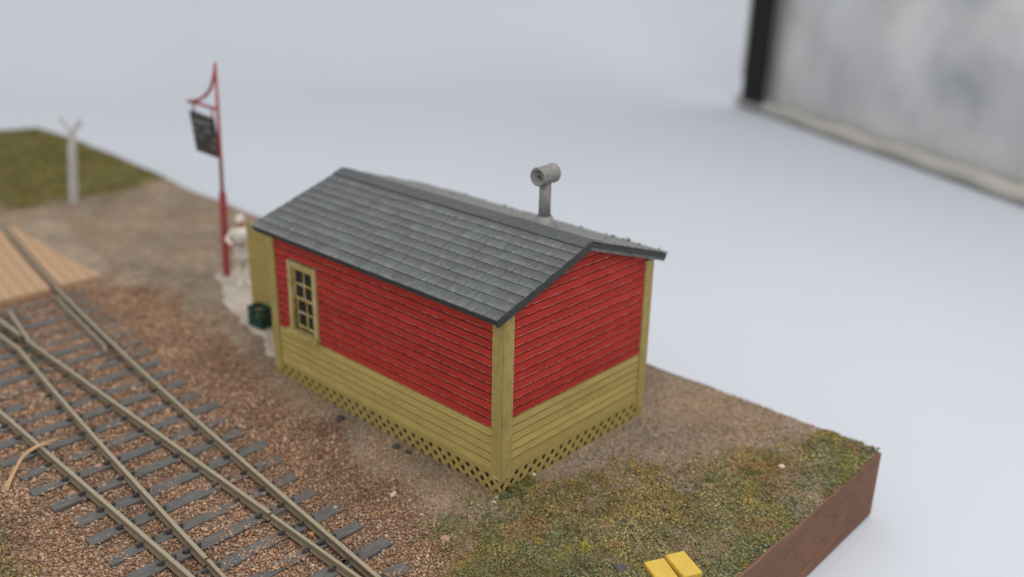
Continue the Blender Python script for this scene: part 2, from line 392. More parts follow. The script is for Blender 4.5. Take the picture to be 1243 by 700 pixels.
bm = bmesh.new(); L_ = []
for z in np.linspace(1.6, 34, 24):
    x = .30+.05*math.sin(z*.5)+.012*z; L_.append([bm.verts.new(hd*(a_+x)+hn*b_+Vector((0, 0, z))) for a_, b_ in ((-.35, -.70), (.0, -.70), (.0, -.50), (-.35, -.50))])
for a_, b_ in zip(L_, L_[1:]):
    for k in range(4): bm.faces.new((a_[k], a_[(k+1) % 4], b_[(k+1) % 4], b_[k]))
bm.faces.new(L_[0]); bm.faces.new(L_[-1][::-1]); obj('seam', bm_mesh(bm), M_SEAM, tp)
tag(tp, 'crumpled silver-grey side panel of the light tent with black edge strip', 'panel')

# ------------------------------------------------------------------ the shed
L, W = 5.497, 3.40
ZE, ZR = 2.74, 3.385                       # roof underside reference: eave edge and ridge (top)
OX, OX2, OY = .076, .04, .217
EXP = .1325
slope = math.atan2(3.414-2.784, W/2+OY)
shed = empty('trackside_shed'); tag(shed, 'red and ochre clapboard railway shed with grey shingle roof', 'shed')
def roofz(y):                              # underside of the roof above the front half
    return 3.414-.115-abs(y-W/2)*math.tan(slope)
WX0, WX1, WZ0, WZ1 = -4.80, -4.24, 1.12, 2.20   # window opening
IN = .04
# wall cores
def wall_core():
    bm = bmesh.new(); y0, y1 = IN, IN+.10; zt = roofz(0)-.02
    add_box(bm, -L+.1, WX0, y0, y1, .06, zt); add_box(bm, WX1, -.1, y0, y1, .06, zt)
    add_box(bm, WX0, WX1, y0, y1, .06, WZ0); add_box(bm, WX0, WX1, y0, y1, WZ1, zt); return bm_mesh(bm)
fw = obj('front_wall', wall_core(), M_DARK, shed)  # near-black core paints the shade in the gaps between boards
def gable(x0, x1, mat):
    poly = [(x0, .06, .06), (x0, W-.06, .06), (x0, W-.06, roofz(W-.06)), (x0, W/2, roofz(W/2)), (x0, .06, roofz(.06))]
    return prism(poly, (x1-x0, 0, 0))
gw = obj('gable_wall', gable(-IN-.10, -IN, M_DARK), M_DARK, shed)
lw = obj('far_gable_wall', gable(-L+.02, -L+.12, M_RED), M_RED, shed)
rw = obj('rear_wall', box(-L+.12, -.15, W-.14, W-.04, .06, roofz(W-.04)-.02), M_RED, shed)
obj('floor', box(-L+.13, -.16, .16, W-.15, .30, .34), M_DARK, shed)
# clapboards: wedge section, thick lower edge
def board_mesh(x0, x1, h, sl=.026):
    """local: x along, +y into the wall, z up from drip edge"""
    bm = bmesh.new(); prof = [(-.034, 0.), (-.030, .004), (-.010, h+.012), (0, h+.012), (0, 0)]
    prof = [(-.024, 0.), (-.027, .006), (-.016, h-sl), (.0, h-sl), (.0, .0)]
    a = [bm.verts.new((x0, y, z)) for y, z in prof]; b = [bm.verts.new((x1, y, z)) for y, z in prof]
    bm.faces.new(a); bm.faces.new(b[::-1])
    for i in range(5): bm.faces.new((a[i], b[i], b[(i+1) % 5], a[(i+1) % 5]))
    return bm_mesh(bm)
ZSF, ZBF, ZSR, ZBR = .347, 1.007, .387, 1.169
PW = .215
def courses(z0, zb, ztop):
    ny = round((zb-z0)/EXP); e = (zb-z0)/ny
    out = [(z0+i*e, e, M_OCH) for i in range(ny)]; z = zb
    while z < ztop-.02: out.append((z, EXP, M_RED)); z += EXP
    return out
cache = {}
for z, e, mt in courses(ZSF, ZBF, roofz(0)-.02):
    e2 = min(e, roofz(0)-.015-z)
    segs = [(-L+PW+.004, -PW-.004)]
    if z+e > WZ0-.10 and z < WZ1+.06: segs = [(-L+PW+.004, WX0-.10), (WX1+.10, -PW-.004)]
    for a_, b_ in segs:
        key = (round(a_, 3), round(b_, 3), round(e2, 3), mt.name)
        if key not in cache: cache[key] = board_mesh(a_-b_, 0, e2, .026 if mt == M_RED else .019)
        obj('board', cache[key], mt, fw, (b_, IN+random.uniform(-.0015, .0015), z), (0, random.uniform(-.0006, .0006), 0))
for z, e, mt in courses(ZSR, ZBR, roofz(W/2)-.02):
    # clip the course to the roof slope
    zt = z+e
    ya = PW+.004; yb = W-PW-.004
    def half(zz): return W/2-(3.414-.115-zz)/math.tan(slope)
    lo = max(ya, half(z)); hi_lo = max(ya, half(zt+.01))
    if lo > W/2-.05: continue
    bm = bmesh.new(); sl = .021 if mt == M_RED else .018; prof = [(.024, 0.), (.027, .006), (.016, e-sl), (0, e-sl), (0, 0)]
    def yl(zz): return max(ya, half(z+zz)) if half(z+zz) < W/2-.02 else W/2-.02
    a = [bm.verts.new((x, yl(zz)-W/2, zz)) for x, zz in prof]; b = [bm.verts.new((x, -(yl(zz)-W/2), zz)) for x, zz in prof]
    bm.faces.new(a); bm.faces.new(b[::-1])
    for i in range(5): bm.faces.new((a[i], b[i], b[(i+1) % 5], a[(i+1) % 5]))
    obj('board', bm_mesh(bm), mt, gw, (-IN, W/2+0, z), (random.uniform(-.0006, .0006), 0, 0))
# corner posts: two boards meeting at each corner in one post
def post(x, y, sx, sy, z0, z1):
    bm = bmesh.new()
    t_ = .05
    poly = [(0, 0), (sx*PW, 0), (sx*PW, sy*t_), (sx*t_, sy*t_), (sx*t_, sy*PW), (0, sy*PW)]
    nz = 40; rr_ = []
    for k in range(nz+1):
        z = z0+(z1-z0)*k/nz; rr_.append([bm.verts.new((px, py, z)) for px, py in poly])
    for a_, b_ in zip(rr_, rr_[1:]):
        for i in range(6): bm.faces.new((a_[i], a_[(i+1) % 6], b_[(i+1) % 6], b_[i]))
    bm.faces.new(rr_[0][::-1]); bm.faces.new(rr_[-1])
    bmesh.ops.recalc_face_normals(bm, faces=bm.faces)
    ed = [e for e in bm.edges if len(e.link_faces) == 2 and e.calc_face_angle(0) > .5 and abs(e.verts[0].co.z-e.verts[1].co.z) > 1e-4]
    bmesh.ops.bevel(bm, geom=ed, offset=.010, segments=2, affect='EDGES')
    for v in bm.verts:
        v.co.x += .004*(random.random()-.5); v.co.y += .004*(random.random()-.5)
    return obj('corner_post', bm_mesh(bm), M_TRIM, shed, (x, y, 0))
post(0, 0, -1, 1, .235, roofz(0)-.01); post(-L, 0, 1, 1, .20, roofz(0)-.01); post(0, W, -1, -1, .2, roofz(W)-.005); post(-L, W, 1, -1, .2, roofz(W)-.005)
# skirt trim and lattice
def lattice(name, length, ztop, place, z0=-.07):
    """built in (u,z); place maps (u, depth, z) to the world; depth grows inward"""
    par = obj(name, prism([place(0, .012, ztop-.079), place(length, .012, ztop-.079), place(length, .012, ztop), place(0, .012, ztop)], Vector(place(0, .05, 0))-Vector(place(0, .012, 0))), M_LAT, shed)
    zt = ztop-.080; p = .196; wd = .092; H = zt-z0
    for dirn, dep in ((1, .010), (-1, .021)):
        k = -4
        while k*p < length+H+.3:
            u = k*p+(.03 if dirn == 1 else .05); k += 1
            q = [(u, z0), (u+wd, z0), (u+wd+dirn*H, zt), (u+dirn*H, zt)]
            q = clip_poly(q, -1, 0, 0); q = clip_poly(q, 1, 0, length) if q else q
            if len(q) < 3: continue
            ar = abs(sum(q[i][0]*q[(i+1) % len(q)][1]-q[(i+1) % len(q)][0]*q[i][1] for i in range(len(q))))/2
            if ar < .004: continue
            d = dep+random.uniform(0, .002)
            obj('slat', prism([place(a_, d, b_) for a_, b_ in q], Vector(place(0, d+.012, 0))-Vector(place(0, d, 0))), M_LAT, par)
    return par
lattice('front_lattice', L-.02, ZSF, lambda u, d, z: (-.01-u, d, z))
lattice('gable_lattice', W-.06, ZSR, lambda u, d, z: (-d, .052+u, z), -.05)
obj('crawl_space_shade', box(-L+.2, -.14, .16, W-.2, -.06, .28), M_DARK, shed)  # added near-black block, painted shade behind the lattice holes
# window
M_SASH = M_TRIM
win = obj('window', None, None, shed)
bm = bmesh.new(); cw = .105; yf = -.022
add_box(bm, WX0-cw, WX0, yf, IN+.06, WZ0-.02, WZ1+cw); add_box(bm, WX1, WX1+cw, yf, IN+.06, WZ0-.02, WZ1+cw)
add_box(bm, WX0, WX1, yf+.002, IN+.06, WZ1, WZ1+cw-.002)
bmesh.ops.bevel(bm, geom=bm.edges[:], offset=.006, segments=1, affect='EDGES')
me = bm_mesh(bm); bpy.data.objects.remove(win); win = obj('window', me, M_TRIM, shed)
obj('sill', box(WX0-cw-.03, WX1+cw+.03, -.085, IN+.05, WZ0-.095, WZ0-.022, .008), M_TRIM, win)
zm = (WZ0+WZ1)/2; bar = .032
for (za, zb_, yy) in ((zm-.015, WZ1, .032), (WZ0, zm+.02, .062)):
    bm = bmesh.new(); st_ = .045
    add_box(bm, WX0, WX0+st_, yy, yy+.03, za, zb_); add_box(bm, WX1-st_, WX1, yy, yy+.03, za, zb_)
    add_box(bm, WX0+st_, WX1-st_, yy+.001, yy+.029, za, za+st_); add_box(bm, WX0+st_, WX1-st_, yy+.001, yy+.029, zb_-st_, zb_)
    xm = (WX0+WX1)/2; zz = (za+zb_)/2
    add_box(bm, xm-bar/2, xm+bar/2, yy+.002, yy+.028, za+st_, zb_-st_)
    add_box(bm, WX0+st_, xm-bar/2, yy+.003, yy+.027, zz-bar/2, zz+bar/2); add_box(bm, xm+bar/2, WX1-st_, yy+.003, yy+.027, zz-bar/2, zz+bar/2)
    obj('sash', bm_mesh(bm), M_TRIM, win)
    for xa, xb in ((WX0+st_, xm-bar/2), (xm+bar/2, WX1-st_)):
        for zc, zd in ((za+st_, zz-bar/2), (zz+bar/2, zb_-st_)):
            obj('pane', box(xa-.004, xb+.004, yy+.012, yy+.017, zc-.004, zd+.004), M_GLASS, win)
# roof deck
tk = .07; nrm = Vector((0, -math.sin(slope), math.cos(slope))); up = Vector((0, math.cos(slope), math.sin(slope)))
xa, xb = -L-OX2, OX
def roofpoly(sgn):
    e = Vector((0, -OY, 2.784)); r_ = Vector((0, W/2, 3.414)); n_ = nrm.copy()
    pts = [e-n_*.012, r_-Vector((0, 0, .012)), r_-Vector((0, 0, .012+tk)), e-n_*(.012+tk)]
    if sgn < 0: pts = [Vector((0, W-p.y, p.z)) for p in pts]
    return [(xa, p.y, p.z) for p in pts]
bm = bmesh.new(); add_prism(bm, roofpoly(1), (xb-xa, 0, 0), None)
roof = obj('roof', bm_mesh(bm), M_EDGE, shed)
bm = bmesh.new(); add_prism(bm, [(xa, p[1]+(.0006 if p[1] < W/2+.01 else 0), p[2]) for p in roofpoly(-1)], (xb-xa, 0, 0), None)
obj('rear_slope', bm_mesh(bm), M_EDGE, roof)
# shingles of the front slope
ROWS = 10; slen = (W/2+OY)/math.cos(slope); capw = .20; rowl = (slen-capw)/ROWS
def shingle_mesh():
    bm = bmesh.new()                       # unit width, butt edge at y=0, runs up-slope
    l_, t0, t1 = rowl+.03, .020, .006
    v = [bm.verts.new(p) for p in ((-.5, 0, -.004), (.5, 0, -.004), (.5, l_, -.004), (-.5, l_, -.004), (-.5, 0, t0), (.5, 0, t0), (.5, l_, t1), (-.5, l_, t1))]
    for f in ((3,2,1,0),(4,5,6,7),(0,1,5,4),(1,2,6,5),(2,3,7,6),(3,0,4,7)): bm.faces.new([v[i] for i in f])
    return bm_mesh(bm)
SH = [shingle_mesh() for _ in range(1)]; SH[0].materials.append(M_ROOF)
def lay(row, x0, x1, sgn=1):
    base = Vector(((x0+x1)/2, -OY, 2.784))+up*(row*rowl-.012 if row == 0 else row*rowl)
    o = obj('shingle', SH[0], None, roof, base+nrm*(random.uniform(0, .0035)+.002*(row % 2)), (slope+random.uniform(-.004, .004), random.uniform(-.002, .002), random.uniform(-.004, .004)), (x1-x0-random.uniform(.003, .007), 1, 1))
for r_ in range(ROWS):
    x = xa-.012; off = random.uniform(.1, .38); first = True
    while x < xb+.012-.01:
        wd_ = off if first else random.choice((.24, .33, .36, .42, .48)); first = False
        x2 = min(x+wd_, xb+.012)
        if xb+.012-x2 < .10: x2 = xb+.012
        lay(r_, x, x2); x = x2
# ridge cap
def cap(sgn):
    bm = bmesh.new(); n = 36
    rws = []
    for i in range(n+1):
        x = xa-.014+(xb-xa+.028)*i/n
        pts = [Vector((x, W/2, 3.414+.032)), Vector((x, W/2, 3.414-.002))]
        lo = Vector((x, W/2, 3.414))-up*(capw+.012)
        lift = .028+.010*float(vnoise(x, 3., .8))
        pts += [lo+nrm*.006, lo+nrm*lift]
        if sgn < 0: pts = [Vector((p.x, W-p.y+.0006, p.z)) for p in pts]
        rws.append([bm.verts.new(p) for p in pts])
    for a_, b_ in zip(rws, rws[1:]):
        for k in range(4): bm.faces.new((a_[k], b_[k], b_[(k+1) % 4], a_[(k+1) % 4]))
    bm.faces.new(rws[0]); bm.faces.new(rws[-1][::-1])
    return bm_mesh(bm)
M_CAP = simple('ridge_cap_shingle', (.052, .057, .063), (.078, .085, .092), 9, .6, bump=.8, bd=.012, sp=(.15, .16, .165))
obj('ridge_cap', cap(1), M_CAP, roof); obj('ridge_cap', cap(-1), M_BACKROOF, roof)
# rear slope courses, seen at a grazing angle only
bm = bmesh.new()
for r_ in range(ROWS):
    x = xa-.012
    while x < xb:
        x2 = min(x+random.choice((.3, .4, .5)), xb+.012); b0 = Vector((0, -OY, 2.784))+up*(r_*rowl-.012); b1 = b0+up*(rowl+.03)
        q = [b0+nrm*random.uniform(.016, .03), b1+nrm*.006, b1-nrm*.004, b0-nrm*.004]
        add_prism(bm, [(x+.003, W-p.y, p.z) for p in q], (x2-x-.006, 0, 0), None); x = x2
o = obj('rear_shingles', bm_mesh(bm), M_BACKROOF, roof); o['kind'] = 'stuff'
# fascia under front eave, rake boards along the near gable
obj('fascia', box(xa+.03, xb-.03, -OY+.05, -OY+.07, 2.784-.105, 2.784-.075), M_EDGE, roof)
def rake(sgn):
    e = Vector((0, -OY, 2.784))-nrm*.083; r_ = Vector((0, W/2, 3.414-.083/math.cos(slope)))
    pts = [e, r_, r_-Vector((0, 0, .055)), e-nrm*.05]
    pts = [Vector((0, p.y if sgn > 0 else W-p.y, p.z)) for p in pts]
    return prism([(xb-.045, p.y, p.z) for p in pts], (.035, 0, 0))
M_RAKE = simple('grey_rake_edge', (.07, .075, .075), (.15, .15, .145), 9, .7, bump=.8, bd=.02, sp=(.27, .26, .24))
obj('rake_board', rake(1), M_EDGE, roof); obj('rake_board', rake(-1), M_RAKE, roof)
# crumbs of scatter caught on the rear eave
def stone_bm(bm, p, s, flat=.7, sub=1):
    r_ = bmesh.ops.create_icosphere(bm, subdivisions=sub, radius=1)
    a_ = random.random()*6.28; k = (random.uniform(.7, 1.2), random.uniform(.6, 1.), flat*random.uniform(.7, 1.1))
    Mx = Matrix.Translation(p) @ Matrix.Rotation(a_, 4, 'Z') @ Matrix.Rotation(random.uniform(-.4, .4), 4, 'X') @ Matrix.Diagonal((s*k[0], s*k[1], s*k[2], 1))
    for v in r_['verts']: v.co *= random.uniform(.78, 1.15)
    bmesh.ops.transform(bm, matrix=Mx, verts=r_['verts'])
M_CRUMB = simple('grey_crumb', (.10, .10, .085), (.2, .19, .16), 20, .9)
for x, s in ((-.02, .028), (-.55, .05), (-.62, .03), (-.28, .022), (-1.55, .03), (-1.02, .025), (-3.3, .03), (-3.0, .022), (-4.3, .03), (-2.6, .02), (-2.35, .02), (-.9, .02), (-.86, .035)):
    bm = bmesh.new(); stone_bm(bm, Vector((0, 0, 0)), s, .8); q = W+OY-random.uniform(.05, .25)
    obj('crumb', bm_mesh(bm), M_CRUMB, roof, (x, q, 3.414-(q-W/2)*math.tan(slope)+.03+s*.4))
# smoke jack
jx, jy = -1.02, 1.93; jz = 3.414-(jy-W/2)*math.tan(slope)
bm = bmesh.new(); add_lathe(bm, [(.0, .0), (.20, -.03), (.19, .01), (.115, .15), (.0, .15)], 28)
jk = obj('smoke_jack', bm_mesh(bm, smooth=True), M_JACK, shed, (jx, jy, jz+.012))
bm = bmesh.new(); add_lathe(bm, [(.0, .10), (.092, .10), (.088, .40), (.088, .68), (.0, .68)], 24); obj('pipe', bm_mesh(bm, smooth=True), M_JACK, jk)
bm = bmesh.new(); hl = .19
rg = add_lathe(bm, [(.0, -hl+.07), (.06, -hl+.06), (.085, -hl+.02), (.105, -hl+.0), (.133, -hl-.004), (.142, -hl+.012), (.142, -hl+.05), (.136, -hl+.07), (.136, hl-.07), (.144, hl-.05), (.142, hl-.01), (.12, hl), (.095, hl), (.085, hl-.06), (.0, hl-.07)], 32)
hd_o = obj('head', bm_mesh(bm, smooth=True), M_JACK, jk, (0, 0, .77), Euler((R(-90), 0, R(2))).to_matrix().to_euler())
bm = bmesh.new(); add_lathe(bm, [(.0, 0), (.088, 0), (.088, .003), (.0, .004)], 24); obj('bore', bm_mesh(bm), M_JACKD, hd_o).location = (0, 0, -hl+.06)
bm = bmesh.new(); add_lathe(bm, [(.03, -.012), (.05, -.014), (.05, .008), (.03, .008)], 20); obj('bore_ring', bm_mesh(bm, smooth=True), M_JACK, hd_o).location = (0, 0, -hl+.055)
# yellow board screen projecting from the far end
sc = obj('end_screen', box(-7.80, -5.50, 1.06, 1.10, .12, 2.06), M_LAT, shed)
for i in range(10):
    a_ = -7.80+i*.2225; obj('vertical_board', box(0, .216, -.02, 0, 0, 1.96+random.uniform(-.02, .02), .004), M_LAT, sc, (a_, 1.059, .11))
for z in (.5, 1.75): obj('batten', box(-7.7, -5.52, 1.10, 1.13, z, z+.1), M_LAT, sc)

# ------------------------------------------------------------------ the track
trk = empty('railway_turnout', (0, 0, 0)); tag(trk, 'tan-railed railway turnout on grey ties in reddish ballast', 'railway track')
RP = [(-.046, -.118), (.046, -.118), (.044, -.106), (.012, -.096), (.011, -.038), (.029, -.032), (.029, -.006), (.024, 0), (-.024, 0), (-.029, -.006), (-.029, -.032), (-.011, -.038), (-.012, -.096), (-.044, -.106)]
def pts_fn(f, a, b, n=40): return [(x, f(x), 0.) for x in np.linspace(a, b, n)]
def offA(d):
    def f(x):
        return float(railA(x))+d*math.sqrt(1+dA(x)**2)
    return f
cfn = offA(-1.435)
obj('rail', sweep(pts_fn(lambda x: float(railA(x)), -27.9, 2.2, 80), RP), M_RAIL, trk)
obj('rail', sweep(pts_fn(lambda x: YD, -27.9, 3.0, 20), RP), M_RAIL, trk)
# closure rails with the joint gaps of the photograph; the frog
obj('closure_rail', sweep(pts_fn(lambda x: YB, -9.75, -1.98, 14), RP), M_RAIL, trk)
SW = [(a_*.8, b_) for a_, b_ in RP]
obj('switch_rail', sweep(pts_fn(lambda x: YB-.012, -1.93, 1.6, 10), SW), M_RAIL, trk)
obj('closure_rail', sweep(pts_fn(cfn, -9.6, -1.72, 24), RP), M_RAIL, trk)
obj('switch_rail', sweep(pts_fn(lambda x: cfn(x)+.006, -1.67, 1.0, 12), SW), M_RAIL, trk)
fx = -10.55                                                        # theoretical frog point
obj('wing_rail', sweep([(-9.75, YB, 0), (-9.95, YB+.01, 0), (-10.15, YB+.05, 0), (-11.0, YB+.20, 0), (-11.7, YB+.33, 0)], RP), M_RAIL, trk)
c0 = cfn(-9.6)
obj('wing_rail', sweep([(-9.6, c0, 0), (-9.8, c0+.008, 0), (-10.0, c0+.012, 0), (-10.7, c0+.01, 0), (-11.4, c0-.02, 0)], RP), M_RAIL, trk)
xs_ = np.linspace(-10.35, -27.9, 40)
obj('frog_rail', sweep([(x, YB, 0) for x in np.linspace(-10.3, -27.9, 20)], RP), M_RAIL, trk)
obj('frog_rail', sweep([(x, max(cfn(x), YB+.02), -.002) for x in np.linspace(-10.6, -27.9, 40)], RP), M_RAIL, trk)
obj('guard_rail', sweep([(x, float(railA(x))-.155-(.07 if x > -8.62 or x < -11.75 else 0), 0) for x in (-11.95, -11.75, -11.3, -10.8, -10.2, -9.6, -9.1, -8.75, -8.5)], [(a_*.7, b_) for a_, b_ in RP]), M_RAIL, trk)
obj('guard_rail', sweep([(x, YD+.155+(.07 if x > -8.62 or x < -11.75 else 0), 0) for x in (-11.95, -11.75, -10.2, -8.75, -8.5)], [(a_*.7, b_) for a_, b_ in RP]), M_RAIL, trk)
# ties
spk = bmesh.new(); TIES = []
x = 1.75; k = 0
while x > -27.5:
    y0 = -4.42+random.uniform(-.06, .06); y1 = float(railA(x))+.52+random.uniform(-.07, .09)
    wd_ = random.uniform(.185, .225); zt = -.120+random.uniform(-.014, .004); rz = random.uniform(-.02, .02)
    if -17.6 < x < -12.4: pass
    else:
        bm = bmesh.new(); n = max(4, int((y1-y0)/.35)); rw_ = []
        for i in range(n+1):
            y = y0+(y1-y0)*i/n; a_ = wd_/2*random.uniform(.93, 1.05); zz = random.uniform(-.006, .004)
            rw_.append([bm.verts.new(p) for p in ((-a_, y, -.14), (a_, y, -.14), (a_, y, zz-.008), (a_-.012, y, zz), (-a_+.012, y, zz+random.uniform(-.003, .003)), (-a_, y, zz-.008))])
        for p_, q_ in zip(rw_, rw_[1:]):
            for i in range(6): bm.faces.new((p_[i], p_[(i+1) % 6], q_[(i+1) % 6], q_[i]))
        bm.faces.new(rw_[0][::-1]); bm.faces.new(rw_[-1])
        obj('tie', bm_mesh(bm), M_TIE, trk, (x, 0, zt), (0, 0, rz*.3)); TIES.append((x, y0, y1, wd_, zt))
        for ry in (YD, YB, float(railA(x)), cfn(x)):
            for s in (-1, 1):
                yy = ry+s*.085
                add_box(spk, x-.04, x+.04, yy-.025, yy+.025, zt-.01, zt+.022+random.uniform(0, .015)); add_box(spk, x-.018, x+.018, yy-.045-.0*s, yy+.045, zt+.021, zt+.044)
    x -= .553+random.uniform(-.025, .025); k += 1
o = obj('rail_spikes', bm_mesh(spk), M_SPIKE, trk); o['kind'] = 'stuff'
# plank crossing
pc = empty('plank_crossing', (0, 0, 0)); tag(pc, 'tan wooden plank road crossing laid between and beside the rails', 'crossing')
def plank(off, w_, x0, x1):
    f0 = offA(off); n = 14; bm = bmesh.new(); zt = -.018+random.uniform(-.006, .006); rw_ = []
    for i in range(n+1):
        x = x0+(x1-x0)*i/n; t_ = Vector((1, dA(x), 0)).normalized(); n_ = Vector((-t_.y, t_.x, 0)); c = Vector((x, f0(x), 0))
        a_ = c-n_*w_/2; b_ = c+n_*w_/2
        rw_.append([bm.verts.new(p) for p in ((a_.x, a_.y, -.14), (b_.x, b_.y, -.14), (b_.x, b_.y, zt-.01), (b_.x-n_.x*.01, b_.y-n_.y*.01, zt), (a_.x+n_.x*.01, a_.y+n_.y*.01, zt), (a_.x, a_.y, zt-.01))])
    for p_, q_ in zip(rw_, rw_[1:]):
        for i in range(6): bm.faces.new((p_[i], p_[(i+1) % 6], q_[(i+1) % 6], q_[i]))
    bm.faces.new(rw_[0][::-1]); bm.faces.new(rw_[-1]); obj('plank', bm_mesh(bm), M_PLANK, pc)
for i in range(5): plank(.20+i*.235, .226, -17.45, -12.42+random.uniform(-.02, .02))
for i in range(5): plank(-.22-i*.245, .236, -17.45, -12.42+random.uniform(-.02, .02))

# ------------------------------------------------------------------ other things
# sign post
def hz(x, y): return float(fineh(np.array([x]), np.array([y]))[0])
sx_, sy_ = -10.17, 1.90; sp0 = hz(sx_, sy_)
sgn = empty('sign_post', (sx_, sy_, sp0-.02)); tag(sgn, 'tall thin red sign post with curved bracket and hanging black board', 'sign post')
lean = lambda z: .068*z
bm = bmesh.new(); nb = [(-.058, -.058), (.058, -.058), (.058, .058), (-.058, .058)]
rw_ = [[bm.verts.new((lean(z)+a_*k, b_*k, z)) for a_, b_ in nb] for z, k in ((0, 1.05), (.9, 1), (1.95, .95), (2.03, .6))]
for p_, q_ in zip(rw_, rw_[1:]):
    for i in range(4): bm.faces.new((p_[i], p_[(i+1) % 4], q_[(i+1) % 4], q_[i]))
bm.faces.new(rw_[0][::-1]); bm.faces.new(rw_[-1]); obj('lower_post', bm_mesh(bm), M_POLE, sgn)
bm = bmesh.new(); add_tube(bm, [(lean(1.98), 0, 1.98), (lean(3.4), 0, 3.4), (lean(4.74), 0, 4.74)], [.042, .036, .028], 8); obj('upper_post', bm_mesh(bm, smooth=True), M_POLE, sgn)
ar_l = -.92
bm = bmesh.new(); add_tube(bm, [(lean(3.78)+.02, 0, 3.78), (-.4, 0, 3.79), (ar_l, 0, 3.79)], .034, 8); obj('arm', bm_mesh(bm, smooth=True), M_POLE, sgn)
br = [(lean(4.66), 0, 4.66), (.20, 0, 4.40), (.06, 0, 4.18), (-.18, 0, 4.0), (-.48, 0, 3.87), (-.80, 0, 3.80)]
bm = bmesh.new(); add_tube(bm, br, .034, 8); obj('curved_brace', bm_mesh(bm, smooth=True), M_POLE, sgn)
for x in (-.72, .02):
    bm = bmesh.new(); add_tube(bm, [(x, 0, 3.78), (x+.01, 0, 3.58)], .022, 6); obj('hanger', bm_mesh(bm), M_POLE, sgn)
sb = obj('sign_board', prism([(-.86, -.03, 3.60), (.03, -.03, 3.56), (.19, -.03, 2.74), (-.72, -.03, 2.76)], (0, .06, 0)), M_SIGN, sgn)
bm = bmesh.new()
for r_ in range(4):
    z = 3.42-r_*.155; x = -.74+r_*.035
    while x < -.02+r_*.03:
        w_ = random.uniform(.05, .11)
        if random.random() < .75-.13*r_: add_box(bm, x, x+w_, -.0335, -.031, z-.05*random.uniform(.6, 1), z+.045*random.uniform(.6, 1))
        x += w_+.025
o = obj('worn_lettering', bm_mesh(bm), M_LETTER, sb); o['kind'] = 'stuff'
# forked white post
fp = empty('forked_post', (-18.23, 2.07, hz(-18.23, 2.07)-.03)); tag(fp, 'white wooden post with forked top standing in the far grass', 'post')
fpr = R(38)
bm = bmesh.new(); rw_ = [[bm.verts.new((a_*k+z*.27, b_*k+z*.0, z)) for a_, b_ in ((-.085, -.085), (.085, -.085), (.085, .085), (-.085, .085))] for z, k in ((0, 1.05), (1.0, 1), (1.72, .95), (1.84, .6), (2.12, .52))]
for p_, q_ in zip(rw_, rw_[1:]):
    for i in range(4): bm.faces.new((p_[i], p_[(i+1) % 4], q_[(i+1) % 4], q_[i]))
bm.faces.new(rw_[0][::-1]); bm.faces.new(rw_[-1]); obj('shaft', bm_mesh(bm), M_WHITE, fp)
for s in (-1, 1):
    bm = bmesh.new(); b0 = Vector((.55, 0, 2.02)); d_ = Vector((.40*s+.05, .10*s, .42)); side = Vector((.25, -.7, 0)).normalized()*.02; wv_ = d_.normalized().cross(side.normalized())*.06
    add_prism(bm, [b0-wv_-side, b0+wv_-side, b0+d_+wv_-side, b0+d_-wv_-side], side*2, None); obj('fork_arm', bm_mesh(bm), M_WHITE, fp)
# pale slab by the shed end
bm = bmesh.new(); outl = [(-5.62, .30), (-6.15, .42), (-7.2, .62), (-8.3, .98), (-9.4, 1.36), (-10.3, 1.66), (-10.45, 2.15), (-9.7, 2.75), (-8.4, 2.95), (-6.5, 2.9), (-5.62, 2.9)]
pl = []
for i in range(len(outl)):
    a_, b_ = Vector((*outl[i], 0)), Vector((*outl[(i+1) % len(outl)], 0))
    for k in range(6):
        p = a_.lerp(b_, k/6); j = Vector(((float(vnoise(p.x, p.y, .25))-.5)*.2, (float(vnoise(p.y, p.x, .25))-.5)*.2, 0)) *1.6 if p.x < -5.7 else Vector((0, 0, 0)); pl.append(p+j)
cen = Vector((-7.8, 1.8, 0))
def slab_ring(f, z, jz=0): return [bm.verts.new((cen.x+(p.x-cen.x)*f, cen.y+(p.y-cen.y)*f, z+jz*(random.random()-.5))) for p in pl]
rg = [slab_ring(1.05, -.1), slab_ring(1.03, .075, .03), slab_ring(.97, .115, .02), slab_ring(.8, .12, .02), slab_ring(.4, .12, .02)]
for a_, b_ in zip(rg, rg[1:]):
    for i in range(len(pl)): bm.faces.new((a_[i], a_[(i+1) % len(pl)], b_[(i+1) % len(pl)], b_[i]))
bm.faces.new(rg[-1]); bm.faces.new(rg[0][::-1])
o = obj('plaster_slab', bm_mesh(bm), M_PLASTER); tag(o, 'rough pale plaster slab on the ground at the far end of the shed', 'slab')
# green slatted crate
cr_ = empty('crate', (-7.25, .86, .118), (0, 0, R(4))); tag(cr_, 'small dark green slatted crate standing against the ochre screen', 'crate')
W_, D_, H_ = .42, .28, .40
for z in (.0, .145, .29):
    for y in (-D_/2, D_/2-.018): obj('slat', box(-W_/2, W_/2, y, y+.018, z+.012, z+.115, .003), M_GREEN, cr_)
    for xx in (-W_/2, W_/2-.018): obj('slat', box(xx, xx+.018, -D_/2+.02, D_/2-.02, z+.012, z+.115), M_GREEN, cr_)
for xx in (-W_/2+.02, -.02, W_/2-.06): obj('upright', box(xx, xx+.04, -D_/2+.019, -D_/2+.04, .0, H_), M_GREEN, cr_)
obj('bottom_board', box(-W_/2+.02, W_/2-.02, -D_/2+.042, D_/2-.02, .0, .02), M_GREEN, cr_)
